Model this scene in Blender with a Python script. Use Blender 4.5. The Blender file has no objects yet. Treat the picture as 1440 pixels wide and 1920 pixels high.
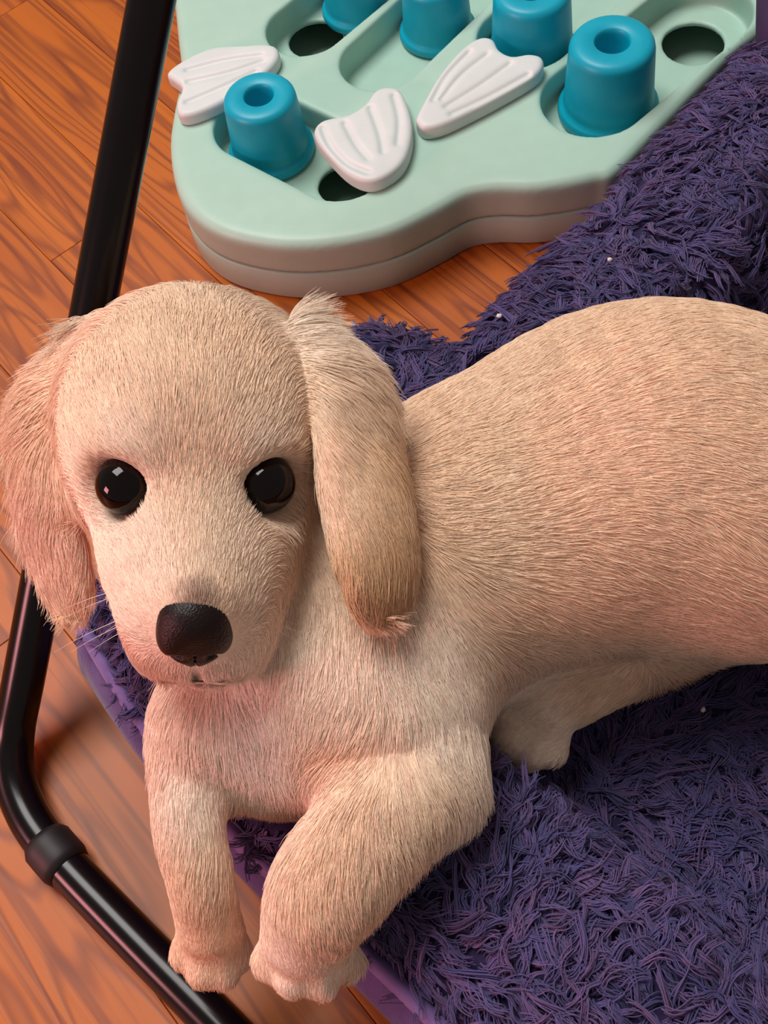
import bpy, math, random
import numpy as np
from mathutils import Vector, Matrix, kdtree

FUR_COUNT = 560000
random.seed(7)
rng = np.random.default_rng(7)
scene = bpy.context.scene
col = scene.collection

# ------------------------------------------------------------------ camera
FPX, CAM_H = 2300.0, 0.497
ELEV, ROLL = math.radians(60), math.radians(12)
CF = np.array([0, math.cos(ELEV), -math.sin(ELEV)])
_u0 = np.array([0, math.sin(ELEV), math.cos(ELEV)])
_r0 = np.array([1.0, 0, 0])
CR = math.cos(ROLL) * _r0 - math.sin(ROLL) * _u0
CU = math.sin(ROLL) * _r0 + math.cos(ROLL) * _u0
CC = np.array([0, 0, CAM_H])
cd = bpy.data.cameras.new('camera')
cd.sensor_fit = 'VERTICAL'; cd.sensor_height = 36; cd.lens = FPX / 1920 * 36
cd.clip_start = 0.02
cam = bpy.data.objects.new('camera', cd); col.objects.link(cam)
m4 = np.eye(4); m4[:3, 0] = CR; m4[:3, 1] = CU; m4[:3, 2] = -CF; m4[:3, 3] = CC
cam.matrix_world = Matrix(m4.tolist())
scene.camera = cam

# ------------------------------------------------------------------ world, lamps, exposure
w = bpy.data.worlds.new('room_light'); scene.world = w; w.use_nodes = True
w.node_tree.nodes['Background'].inputs[0].default_value = (1.0, 0.86, 0.80, 1)
w.node_tree.nodes['Background'].inputs[1].default_value = 0.22

def area(name, loc, target, size, power, color):
    l = bpy.data.lights.new(name, 'AREA'); l.shape = 'RECTANGLE'
    l.size, l.size_y = size; l.energy = power; l.color = color
    o = bpy.data.objects.new(name, l); col.objects.link(o)
    o.location = loc
    o.rotation_euler = (Vector(target) - Vector(loc)).to_track_quat('-Z', 'Y').to_euler()
    return o
area('window_light', (-0.42, 1.0, 2.0), (0.0, 0.33, 0.05), (1.0, 1.0), 36, (1.0, 0.96, 0.93))
area('pink_lamp_light', (-1.25, -0.12, 0.52), (-0.08, 0.25, 0.1), (0.35, 0.35), 9, (1.0, 0.36, 0.38))

vs = scene.view_settings
vs.view_transform = 'Standard'; vs.look = 'None'; vs.gamma = 1; vs.exposure = 0.18
scene.cycles.adaptive_threshold = 0.02
scene.cycles.max_bounces = 7; scene.cycles.diffuse_bounces = 4; scene.cycles.glossy_bounces = 3
vs.use_curve_mapping = False

# ------------------------------------------------------------------ helpers
def at(px, py, z):
    d = CF + CR * (px - 720) / FPX + CU * (960 - py) / FPX
    return CC + d * ((z - CAM_H) / d[2])
def atd(px, py, depth):
    return CC + (CF + CR * (px - 720) / FPX + CU * (960 - py) / FPX) * depth
def depth_of(p):
    return float((np.asarray(p) - CC) @ CF)
def project(P):
    v = P - CC; zz = v @ CF
    return 720 + FPX * (v @ CR) / zz, 960 - FPX * (v @ CU) / zz
def lin(r, g, b):
    f = lambda c: (c / 255 / 12.92) if c <= 10 else ((c / 255 + 0.055) / 1.055) ** 2.4
    return (f(r), f(g), f(b), 1.0)
def unit(v):
    v = np.asarray(v, float); return v / np.linalg.norm(v)

def link(o, parent=None):
    col.objects.link(o)
    if parent is not None:
        o.parent = parent
        o.matrix_parent_inverse = parent.matrix_basis.inverted()
    return o
def tag(o, label=None, cat=None, group=None, kind=None):
    for k, v in (('label', label), ('category', cat), ('group', group), ('kind', kind)):
        if v: o[k] = v
    return o
def empty(name, loc, label, cat, group=None):
    o = bpy.data.objects.new(name, None); o.location = tuple(loc); o.empty_display_size = 0.02
    link(o); return tag(o, label, cat, group)
def mesh_obj(name, V, Fa, mat, parent=None, smooth=True):
    me = bpy.data.meshes.new(name)
    V = np.asarray(V, np.float32)
    if isinstance(Fa, np.ndarray):
        n, k = Fa.shape
        me.vertices.add(len(V)); me.vertices.foreach_set('co', V.ravel())
        me.loops.add(n * k); me.loops.foreach_set('vertex_index', Fa.astype(np.int32).ravel())
        me.polygons.add(n); me.polygons.foreach_set('loop_start', np.arange(0, n * k, k, dtype=np.int32))
        me.update(calc_edges=True); me.validate()
    else:
        me.from_pydata(V.tolist(), [], Fa); me.update()
    me.polygons.foreach_set('use_smooth', [smooth] * len(me.polygons))
    if mat: me.materials.append(mat)
    return link(bpy.data.objects.new(name, me), parent)

def mat(name, color, rough=0.5, **kw):
    m = bpy.data.materials.new(name); m.use_nodes = True
    b = m.node_tree.nodes['Principled BSDF']
    b.inputs['Base Color'].default_value = color; b.inputs['Roughness'].default_value = rough
    for k, v in kw.items(): b.inputs[k.replace('_', ' ')].default_value = v
    return m
def grain(m, color2, scale=400, amount=0.35, bump=0.0, coord='Object', detail=4, bscale=None):
    nt = m.node_tree; b = nt.nodes['Principled BSDF']
    tc = nt.nodes.new('ShaderNodeTexCoord')
    n = nt.nodes.new('ShaderNodeTexNoise'); n.inputs['Scale'].default_value = scale; n.inputs['Detail'].default_value = detail
    nt.links.new(tc.outputs[coord], n.inputs['Vector'])
    mx = nt.nodes.new('ShaderNodeMix'); mx.data_type = 'RGBA'
    mx.inputs['A'].default_value = b.inputs['Base Color'].default_value; mx.inputs['B'].default_value = color2
    mp = nt.nodes.new('ShaderNodeMapRange'); mp.inputs[1].default_value = 0.35; mp.inputs[2].default_value = 0.7
    mp.inputs[3].default_value = 0; mp.inputs[4].default_value = amount
    nt.links.new(n.outputs['Fac'], mp.inputs[0]); nt.links.new(mp.outputs[0], mx.inputs['Factor'])
    nt.links.new(mx.outputs['Result'], b.inputs['Base Color'])
    if bump:
        n2 = n
        if bscale:
            n2 = nt.nodes.new('ShaderNodeTexNoise'); n2.inputs['Scale'].default_value = bscale
            nt.links.new(tc.outputs[coord], n2.inputs['Vector'])
        bp = nt.nodes.new('ShaderNodeBump'); bp.inputs['Strength'].default_value = bump; bp.inputs['Distance'].default_value = 0.001
        nt.links.new(n2.outputs['Fac'], bp.inputs['Height']); nt.links.new(bp.outputs[0], b.inputs['Normal'])
    return m

def smin(a, b, k):
    h = np.clip(0.5 + 0.5 * (b - a) / k, 0, 1)
    return b + (a - b) * h - k * h * (1 - h)
def smax(a, b, k):
    return -smin(-a, -b, k)

def surface_nets(vol, org, h):
    """Numpy surface nets: vol < 0 is inside. Returns vertices and quads."""
    nx, ny, nz = vol.shape
    ins = vol < 0
    cnt = np.zeros((nx - 1, ny - 1, nz - 1), np.int8)
    offs = [(i, j, k) for i in (0, 1) for j in (0, 1) for k in (0, 1)]
    for i, j, k in offs:
        cnt += ins[i:nx - 1 + i, j:ny - 1 + j, k:nz - 1 + k]
    act = (cnt > 0) & (cnt < 8)
    I = np.argwhere(act)
    idx = -np.ones(act.shape, np.int64); idx[act] = np.arange(len(I))
    cv = np.stack([vol[I[:, 0] + i, I[:, 1] + j, I[:, 2] + k] for i, j, k in offs], 1)
    oc = np.array(offs, float)
    acc = np.zeros((len(I), 3)); num = np.zeros(len(I))
    for a in range(8):
        for b in range(a + 1, 8):
            if np.abs(oc[a] - oc[b]).sum() != 1: continue
            m = (cv[:, a] < 0) != (cv[:, b] < 0)
            t = cv[m, a] / (cv[m, a] - cv[m, b])
            acc[m] += oc[a] + t[:, None] * (oc[b] - oc[a]); num[m] += 1
    V = (I + acc / num[:, None]) * h + org
    quads = []
    for ax in range(3):
        sl0 = [slice(None)] * 3; sl1 = [slice(None)] * 3
        sl0[ax] = slice(0, -1); sl1[ax] = slice(1, None)
        A, B = ins[tuple(sl0)], ins[tuple(sl1)]
        E = np.argwhere(A != B)
        o1, o2 = [(1, 2), (2, 0), (0, 1)][ax]
        lim = np.array(act.shape)
        ok = (E[:, o1] > 0) & (E[:, o2] > 0) & (E[:, o1] < lim[o1]) & (E[:, o2] < lim[o2])
        E = E[ok]
        def g(d1, d2):
            Q = E.copy(); Q[:, o1] -= d1; Q[:, o2] -= d2
            return idx[Q[:, 0], Q[:, 1], Q[:, 2]]
        q = np.stack([g(1, 1), g(0, 1), g(0, 0), g(1, 0)], 1)
        flip = ~A[E[:, 0], E[:, 1], E[:, 2]]
        q[flip] = q[flip][:, ::-1]
        quads.append(q)
    return V, np.concatenate(quads)

def relax(V, Q, n, lam=0.5):
    e = np.concatenate([Q[:, [0, 1]], Q[:, [1, 2]], Q[:, [2, 3]], Q[:, [3, 0]]])
    deg = np.bincount(e.ravel(), minlength=len(V))[:, None].astype(float)
    for _ in range(n):
        S = np.zeros_like(V)
        for c in range(3):
            S[:, c] = np.bincount(e[:, 0], V[e[:, 1], c], len(V)) + np.bincount(e[:, 1], V[e[:, 0], c], len(V))
        V = V + lam * (S / deg - V)
    return V

def poly_sdf(P, X, Y):
    """Signed distance to a closed polygon, on arrays X, Y (negative inside)."""
    P = np.asarray(P, float)
    d = np.full(X.shape, 1e9); inside = np.zeros(X.shape, bool)
    for a, b in zip(P, np.roll(P, -1, 0)):
        e = b - a; wx, wy = X - a[0], Y - a[1]
        t = np.clip((wx * e[0] + wy * e[1]) / (e @ e), 0, 1)
        d = np.minimum(d, (wx - e[0] * t) ** 2 + (wy - e[1] * t) ** 2)
        c = ((a[1] > Y) != (b[1] > Y))
        if abs(e[1]) > 1e-12:
            inside ^= c & (X < a[0] + e[0] * (Y - a[1]) / e[1])
    d = np.sqrt(d)
    return np.where(inside, -d, d)

def spline(pts, n=8, closed=True):
    """Catmull-Rom through the points."""
    P = np.asarray(pts, float); N = len(P); out = []
    rngN = range(N) if closed else range(N - 1)
    for i in rngN:
        if closed: p0, p1, p2, p3 = P[(i - 1) % N], P[i], P[(i + 1) % N], P[(i + 2) % N]
        else: p0, p1, p2, p3 = P[max(i - 1, 0)], P[i], P[i + 1], P[min(i + 2, N - 1)]
        for j in range(n):
            t = j / n
            out.append(0.5 * ((2 * p1) + (-p0 + p2) * t + (2 * p0 - 5 * p1 + 4 * p2 - p3) * t * t + (-p0 + 3 * p1 - 3 * p2 + p3) * t ** 3))
    if not closed: out.append(P[-1])
    return np.array(out)

def tube(path, radii, seg=16, caps=True):
    """A round tube along a path (parallel-transport frame)."""
    path = np.asarray(path, float); N = len(path)
    radii = np.full(N, radii) if np.isscalar(radii) else np.asarray(radii)
    T = np.gradient(path, axis=0); T /= np.linalg.norm(T, axis=1)[:, None]
    u = np.cross(T[0], [0.13, 0.2, 0.97]); u /= np.linalg.norm(u)
    V = []; Fc = []
    for i in range(N):
        u = u - T[i] * (u @ T[i]); u /= np.linalg.norm(u); v = np.cross(T[i], u)
        for s in range(seg):
            a = 2 * math.pi * s / seg
            V.append(path[i] + radii[i] * (math.cos(a) * u + math.sin(a) * v))
    for i in range(N - 1):
        for s in range(seg):
            a, b = i * seg + s, i * seg + (s + 1) % seg
            Fc.append((a, b, b + seg, a + seg))
    if caps:
        Fc.append(tuple(range(seg))[::-1]); Fc.append(tuple((N - 1) * seg + s for s in range(seg)))
    return V, Fc

def lathe(profile, seg=48):
    V = []; Fc = []; n = len(profile)
    for i, (r, z) in enumerate(profile):
        for s in range(seg):
            a = 2 * math.pi * s / seg
            V.append((r * math.cos(a), r * math.sin(a), z))
    for i in range(n - 1):
        for s in range(seg):
            a, b = i * seg + s, i * seg + (s + 1) % seg
            Fc.append((a, b, b + seg, a + seg))
    Fc.append(tuple(range(seg))[::-1]); Fc.append(tuple((n - 1) * seg + s for s in range(seg)))
    return V, Fc

def hair_obj(name, pts, radius, colors, material, parent):
    """Hair curves: pts (n, k, 3), radius (n, k), colors (n, 3)."""
    n, k, _ = pts.shape
    hc = bpy.data.hair_curves.new(name)
    hc.add_curves([k] * n)
    hc.points.foreach_set('position', pts.astype(np.float32).ravel())
    ra = hc.attributes.get('radius') or hc.attributes.new('radius', 'FLOAT', 'POINT')
    ra.data.foreach_set('value', radius.astype(np.float32).ravel())
    ca = hc.attributes.new('tint', 'FLOAT_COLOR', 'CURVE')
    ca.data.foreach_set('color', np.concatenate([colors, np.ones((n, 1))], 1).astype(np.float32).ravel())
    hc.materials.append(material)
    return link(bpy.data.objects.new(name, hc), parent)

def attr_mat(name, attr, rough, **kw):
    m = mat(name, (1, 1, 1, 1), rough, **kw)
    nt = m.node_tree; a = nt.nodes.new('ShaderNodeAttribute'); a.attribute_name = attr
    nt.links.new(a.outputs['Color'], nt.nodes['Principled BSDF'].inputs['Base Color'])
    return m

# ------------------------------------------------------------------ floor of wooden strips
def wood_material():
    m = bpy.data.materials.new('orange_oak'); m.use_nodes = True
    nt = m.node_tree; L = nt.links; b = nt.nodes['Principled BSDF']
    N = lambda t: nt.nodes.new(t)
    tc = N('ShaderNodeTexCoord'); oi = N('ShaderNodeObjectInfo')
    off = N('ShaderNodeVectorMath'); off.operation = 'SCALE'; off.inputs[0].default_value = (3.7, 5.1, 9.3)
    L.new(oi.outputs['Random'], off.inputs['Scale'])
    add = N('ShaderNodeVectorMath'); L.new(tc.outputs['Object'], add.inputs[0]); L.new(off.outputs[0], add.inputs[1])
    mp = N('ShaderNodeMapping'); mp.inputs['Scale'].default_value = (3.2, 26, 26); L.new(add.outputs[0], mp.inputs['Vector'])
    # wandering rings, drawn out along the strip
    nz = N('ShaderNodeTexNoise'); nz.inputs['Scale'].default_value = 1.0; nz.inputs['Detail'].default_value = 1.5
    L.new(mp.outputs[0], nz.inputs['Vector'])
    mul = N('ShaderNodeMath'); mul.operation = 'MULTIPLY'; mul.inputs[1].default_value = 15.0; L.new(nz.outputs['Fac'], mul.inputs[0])
    fr = N('ShaderNodeMath'); fr.operation = 'PINGPONG'; fr.inputs[1].default_value = 0.5; L.new(mul.outputs[0], fr.inputs[0])
    ring = N('ShaderNodeMapRange'); ring.interpolation_type = 'SMOOTHSTEP'
    ring.inputs[1].default_value = 0.0; ring.inputs[2].default_value = 0.26; ring.inputs[3].default_value = 1; ring.inputs[4].default_value = 0
    L.new(fr.outputs[0], ring.inputs[0])
    # fine pores
    mp2 = N('ShaderNodeMapping'); mp2.inputs['Scale'].default_value = (4.5, 210, 210); L.new(add.outputs[0], mp2.inputs['Vector'])
    po = N('ShaderNodeTexNoise'); po.inputs['Scale'].default_value = 1.0; po.inputs['Detail'].default_value = 3; L.new(mp2.outputs[0], po.inputs['Vector'])
    pr = N('ShaderNodeMapRange'); pr.inputs[1].default_value = 0.50; pr.inputs[2].default_value = 0.64; L.new(po.outputs['Fac'], pr.inputs[0])
    # broad tone
    mp3 = N('ShaderNodeMapping'); mp3.inputs['Scale'].default_value = (4, 40, 40); L.new(add.outputs[0], mp3.inputs['Vector'])
    br = N('ShaderNodeTexNoise'); br.inputs['Scale'].default_value = 1.0; L.new(mp3.outputs[0], br.inputs['Vector'])
    def mix(fac, a, bb):
        x = N('ShaderNodeMix'); x.data_type = 'RGBA'
        if isinstance(fac, float): x.inputs['Factor'].default_value = fac
        else: L.new(fac, x.inputs['Factor'])
        for s, v in (('A', a), ('B', bb)):
            if isinstance(v, tuple): x.inputs[s].default_value = v
            else: L.new(v, x.inputs[s])
        return x.outputs['Result']
    c = mix(br.outputs['Fac'], lin(158, 76, 10), lin(200, 112, 24))
    c = mix(oi.outputs['Random'], c, mix(0.35, c, lin(160, 74, 30)))
    s1 = N('ShaderNodeMath'); s1.operation = 'MULTIPLY'; s1.inputs[1].default_value = 0.55; L.new(ring.outputs[0], s1.inputs[0])
    c = mix(s1.outputs[0], c, lin(104, 40, 14))
    s2 = N('ShaderNodeMath'); s2.operation = 'MULTIPLY'; s2.inputs[1].default_value = 0.60; L.new(pr.outputs[0], s2.inputs[0])
    c = mix(s2.outputs[0], c, lin(112, 48, 18))
    L.new(c, b.inputs['Base Color'])
    b.inputs['Roughness'].default_value = 0.42; b.inputs['Specular IOR Level'].default_value = 0.35
    bp = N('ShaderNodeBump'); bp.inputs['Strength'].default_value = 0.15; bp.inputs['Distance'].default_value = 0.0005
    L.new(s1.outputs[0], bp.inputs['Height']); bp.invert = True; L.new(bp.outputs[0], b.inputs['Normal'])
    return m
WOOD = wood_material()
FLOOR = mesh_obj('floor', [(-2, -1.4, -0.03), (2, -1.4, -0.03), (2, 2.4, -0.03), (-2, 2.4, -0.03),
                           (-2, -1.4, -0.014), (2, -1.4, -0.014), (2, 2.4, -0.014), (-2, 2.4, -0.014)],
                 [(3, 2, 1, 0), (4, 5, 6, 7), (0, 1, 5, 4), (1, 2, 6, 5), (2, 3, 7, 6), (3, 0, 4, 7)],
                 mat('dark_subfloor', lin(50, 24, 12), 0.8), None, False)
tag(FLOOR, 'orange-brown oak strip floor under the bed and toy', 'floor', kind='structure')
PLANK_W, PLANK_A = 0.058, math.radians(120)
def plank_mesh(length):
    x, y, t, c = length / 2 - 0.0001, PLANK_W / 2 - 0.0001, 0.014, 0.0003
    V = []
    for (ax, ay, z) in ((x, y, -t), (x, y, -c), (x - c, y - c, 0)):
        V += [(-ax, -ay, z), (ax, -ay, z), (ax, ay, z), (-ax, ay, z)]
    Fc = [(8, 9, 10, 11), (3, 2, 1, 0)]
    for l in (0, 4):
        for i in range(4): Fc.append((l + i, l + (i + 1) % 4, l + 4 + (i + 1) % 4, l + 4 + i))
    me = bpy.data.meshes.new('plank'); me.from_pydata(V, [], Fc); me.update(); me.materials.append(WOOD)
    return me
lens = [0.42, 0.56, 0.7]
pmesh = [plank_mesh(l) for l in lens]
pd = np.array([math.cos(PLANK_A), math.sin(PLANK_A)]); pn = np.array([-pd[1], pd[0]])
pc = np.array([0.0, 0.4])
for r in range(-18, 19):
    s = -1.35 + rng.uniform(-0.3, 0.1)
    while s < 1.3:
        k = int(rng.integers(0, 3)); c = pc + pd * (s + lens[k] / 2) + pn * (r * PLANK_W)
        s += lens[k]
        o = bpy.data.objects.new('plank', pmesh[k]); o.location = (c[0], c[1], 0); o.rotation_euler = (0, 0, PLANK_A)
        link(o, FLOOR)


# ------------------------------------------------------------------ puppy: shape of the body (also presses into the bed)
# Shapes are unions of tapered rounds; every entry: centre in the room and radius in metres.
PR = []                                     # primitives: (kind, data, blend)
def S(px, py, z, rpx):
    p = at(px, py, z); return p, rpx * depth_of(p) / FPX
def Sd(px, py, d, rpx):
    return atd(px, py, d), rpx * d / FPX
def cone(a, b, k=0.012, flat=None):
    PR.append(('cone', (a[0], a[1], b[0], b[1], flat), k))
def chain(pts, k=0.012, flat=None):
    # drawn as one smooth tapering form through the given stations
    c = spline([np.append(p, r) for p, r in pts], 5, False)
    PR.append(('chain', ([(a[:3], a[3], b[:3], b[3]) for a, b in zip(c[:-1], c[1:])], flat), k))
def ball(p, r, k=0.01, axes=None):
    PR.append(('ball', (np.asarray(p, float), r, axes), k))
def carve(p, r, k=0.004, axes=None):
    PR.append(('carve', (np.asarray(p, float), r, axes), k))

# trunk, out of the picture to the rump
chain([S(700, 1150, 0.088, 235), S(860, 1030, 0.090, 278), S(1010, 965, 0.092, 298), S(1190, 898, 0.094, 324), S(1330, 896, 0.094, 310), S(1500, 935, 0.090, 275), S(1620, 965, 0.086, 225)], 0.03)
# chest and shoulders
chain([S(700, 1150, 0.088, 230), S(610, 1280, 0.086, 185), S(525, 1345, 0.086, 142)], 0.03)
cone(S(530, 1335, 0.086, 142), S(410, 1372, 0.088, 110), 0.025)
cone(S(480, 1345, 0.086, 120), S(512, 1430, 0.090, 40), 0.015)
ball(*S(728, 1315, 0.098, 158), 0.02)
# near foreleg
chain([S(735, 1330, 0.098, 145), S(775, 1430, 0.098, 105), S(698, 1550, 0.102, 108), S(612, 1665, 0.098, 104), S(574, 1748, 0.084, 84)], 0.010)
ball(*S(815, 1460, 0.094, 58), 0.02)
for x, y, z, r in ((506, 1803, .074, 36), (550, 1832, .075, 38), (601, 1834, .073, 38), (646, 1800, .070, 34)):
    cone(S(572 + (x - 572) * .5, 1750, 0.083, 40), S(x, y, z, r), 0.0022)
# far foreleg
chain([S(395, 1370, 0.100, 100), S(358, 1440, 0.100, 72), S(356, 1550, 0.096, 64), S(376, 1650, 0.088, 60), S(392, 1735, 0.072, 60)], 0.010)
for x, y, z, r in ((348, 1790, .060, 30), (380, 1822, .060, 32), (419, 1824, .058, 32), (448, 1792, .057, 28)):
    cone(S(394 + (x - 394) * .5, 1740, 0.070, 34), S(x, y, z, r), 0.0022)
# near hind leg: thigh against the belly, shank along the bed, foot forward
ball(*S(1400, 1000, 0.088, 180), 0.03)
chain([S(1400, 1000, 0.088, 175), S(1390, 1120, 0.070, 70), S(1280, 1195, 0.056, 60), S(1140, 1262, 0.053, 62), S(1020, 1325, 0.053, 64)], 0.012)
for x, y, z, r in ((955, 1345, .053, 40), (962, 1385, .051, 40), (994, 1408, .048, 38), (1032, 1404, .046, 34)):
    cone(S(1030 + (x - 1030) * .4, 1338, 0.053, 46), S(x, y, z, r), 0.0022)
# far hind leg and tail, beyond the frame
chain([S(1580, 800, 0.075, 150), S(1620, 690, 0.060, 60), S(1540, 640, 0.058, 42)], 0.02)
chain([S(1680, 960, 0.095, 90), S(1800, 1000, 0.085, 50), S(1900, 1100, 0.075, 36), S(1950, 1200, 0.070, 22)], 0.02)

# head, in its own frame: right, forward along the muzzle, up through the skull
HA = math.radians(52)
HD = 0.412
Hc = atd(366, 770, HD); HS = HD / 0.45
TC = unit(CC - Hc)                          # the puppy looks up at the viewer
Hx = unit(CR - TC * (CR @ TC) + TC * 0.02)
_up = np.cross(TC, Hx); _up = unit(_up)
Hm = -_up * math.sin(HA) + TC * math.cos(HA)
Hu = _up * math.cos(HA) + TC * math.sin(HA)
def hp(x, y, z): return Hc + HS * (Hx * x + Hm * y + Hu * z)
HB = np.stack([Hx, Hm, Hu])
def hball(x, y, z, r, k=0.01, ax=None): ball(hp(x, y, z), r * HS, k, None if ax is None else (HB, ax))
def hcone(a, ra, b, rb, k=0.01): cone((hp(*a), ra * HS), (hp(*b), rb * HS), k)
# neck
chain([(hp(0, -.012, -.012), .033), Sd(490, 1060, 0.450, 165), S(595, 1250, 0.088, 185)], 0.03)
hball(0, -.004, -.001, 1.0, 0.012, (.0402, .0385, .0355))
hball(0, .016, .004, .0318, 0.015)
hball(-.015, .010, .006, .0268, 0.015); hball(.015, .010, .006, .0268, 0.015)
for s in (-1, 1):
    hball(s * .020, .023, -.012, .0215, 0.014)
    hball(s * .0180, .0290, .0150, .0115, 0.012)
    hball(s * .0150, .052, -.0085, .0180, 0.014); hball(s * .0125, .066, -.0140, .0155, 0.012)
    hball(s * .0105, .0805, -.0225, .0138, 0.010)
hcone((0, .030, -.007), .0245, (0, .074, -.0095), .0200, 0.012)
hcone((0, .028, .0075), .015, (0, .0785, .0015), .0108, 0.010)
hcone((0, .045, -.022), .016, (0, .0770, -.0350), .0095, 0.006)
hball(0, .0812, -.0215, .0146, 0.006)
# mouth line and philtrum
EYE = {s: hp(s * .0236, .0405, .0112) for s in (-1, 1)}
for s in (-1, 1):
    PR.append(('groove', (hp(0, .0935, -.0275), hp(s * .011, .0880, -.0320), .0010 * HS), 0.0018))
    PR.append(('groove', (hp(s * .011, .0880, -.0320), hp(s * .0240, .066, -.0290), .0010 * HS), 0.0018))
    carve(EYE[s] + unit(EYE[s] - hp(0, .012, 0)) * .0045 * HS, .0106 * HS, 0.0050)
PR.append(('groove', (hp(0, .0945, -.010), hp(0, .0935, -.0285), .0008 * HS), 0.0012))
# ears: soft hanging flaps
nL = unit(TC * 0.80 - CR * 0.60); nR = unit(TC * 0.78 + CR * 0.62)
chain([Sd(190, 650, 0.414, 40), Sd(105, 755, 0.414, 66), Sd(84, 890, 0.416, 70), Sd(106, 1020, 0.422, 68), Sd(128, 1095, 0.426, 56)], 0.006, (nL, 2.6))
chain([Sd(565, 640, 0.406, 45), Sd(650, 735, 0.401, 75), Sd(680, 880, 0.395, 88), Sd(703, 1000, 0.389, 92), Sd(712, 1070, 0.386, 88)], 0.004, (nR, 2.4))
# rolled front edge of the near ear
chain([Sd(585, 700, 0.397, 18), Sd(618, 800, 0.391, 24), Sd(632, 930, 0.386, 26), Sd(645, 1040, 0.382, 18)], 0.005)
chain([Sd(165, 700, 0.410, 14), Sd(140, 800, 0.410, 18), Sd(140, 930, 0.412, 18)], 0.006)

def sdf_prims(h):
    lo = np.full(3, 1e9); hi = -lo
    for kind, d, k in PR:
        if kind in ('carve', 'groove'): continue
        for p, r in ([(q_[i], q_[i + 1]) for q_ in d[0] for i in (0, 2)] if kind == 'chain' else [(d[0], d[1]), (d[2], d[3])] if kind == 'cone' else [(d[0], d[1] if d[2] is None else d[1] * max(d[2][1]))]):
            lo = np.minimum(lo, p - r); hi = np.maximum(hi, p + r)
    lo -= 0.008; hi += 0.008
    xs, ys, zs = [np.arange(lo[a], hi[a], h, dtype=np.float32) for a in range(3)]
    vol = np.full((len(xs), len(ys), len(zs)), 0.03, np.float32)
    def sub(p0, p1, r):
        a = np.minimum(p0, p1) - r; b = np.maximum(p0, p1) + r
        return tuple(slice(max(0, int((a[c] - lo[c]) / h)), max(0, int((b[c] - lo[c]) / h) + 2)) for c in range(3))
    def cone_dist(X, a, ra, b, rb, flat):
        W = X - a.astype(np.float32)
        e = b - a; t = np.clip((W @ e.astype(np.float32)) / (e @ e), 0, 1)
        Dv = W - t[..., None] * e.astype(np.float32)
        l2 = (Dv ** 2).sum(-1)
        if flat is not None:
            n, s = flat; dn = Dv @ n.astype(np.float32); l2 = l2 + (s * s - 1) * dn * dn
        dist = np.sqrt(l2) - (ra + (rb - ra) * t)
        return dist if flat is None else dist / (1 + (flat[1] - 1) * 0.5)
    for kind, d, k in PR:
        if kind == 'chain':
            segs, flat = d
            tmp = np.full(vol.shape, 0.06, np.float32)
            for a, ra, b, rb in segs:
                sl = sub(a, b, max(ra, rb) + k + 0.006)
                X = np.stack(np.meshgrid(xs[sl[0]], ys[sl[1]], zs[sl[2]], indexing='ij'), -1)
                tmp[sl] = np.minimum(tmp[sl], cone_dist(X, a, ra, b, rb, flat))
            m_ = tmp < 0.059
            vol[m_] = smin(vol[m_], tmp[m_], k)
            continue
        if kind == 'cone':
            a, ra, b, rb, flat = d; sl = sub(a, b, max(ra, rb) + k + 0.006)
        elif kind == 'groove':
            a, b, ra = d; sl = sub(a, b, ra + k + 0.004); rb = ra; flat = None
        else:
            p, r, axes = d; rr = r if axes is None else r * max(axes[1]); sl = sub(p, p, rr + k + 0.006)
        X = np.stack(np.meshgrid(xs[sl[0]], ys[sl[1]], zs[sl[2]], indexing='ij'), -1)
        if kind in ('cone', 'groove'):
            dist = cone_dist(X, a, ra, b, rb, flat)
        else:
            W = X - p.astype(np.float32)
            if axes is None: dist = np.sqrt((W ** 2).sum(-1)) - r
            else:
                Bx, ax = axes
                Q = (W @ Bx.T.astype(np.float32)) / np.array(ax, np.float32)
                dist = (np.sqrt((Q ** 2).sum(-1)) - 1) * min(ax) * r
        if kind in ('carve', 'groove'): vol[sl] = smax(vol[sl], -dist, k)
        else: vol[sl] = smin(vol[sl], dist, k)
    return vol, lo, xs, ys, zs

VH = 0.0016
vol, vlo, *_ = sdf_prims(VH)
PV, PQ = surface_nets(vol, vlo.astype(float), VH)
PV = relax(PV, PQ, 3, 0.5)
# underside of the body over the floor plan, for the hollow it makes in the bed
_ins = vol < 0
UNDER = np.where(_ins.any(2), vlo[2] + VH * _ins.argmax(2), 9.0)
for _ in range(7):
    u_ = UNDER.copy()
    for ax in (0, 1):
        for sh in (1, -1): u_ = np.minimum(u_, np.roll(UNDER, sh, ax) + 0.0012)
    UNDER = u_
def under_body(X, Y):
    i = np.clip(((X - vlo[0]) / VH).astype(int), 0, UNDER.shape[0] - 1); j = np.clip(((Y - vlo[1]) / VH).astype(int), 0, UNDER.shape[1] - 1)
    out = (X < vlo[0]) | (Y < vlo[1]) | (X > vlo[0] + VH * UNDER.shape[0]) | (Y > vlo[1] + VH * UNDER.shape[1])
    return np.where(out, 9.0, UNDER[i, j])

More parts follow.
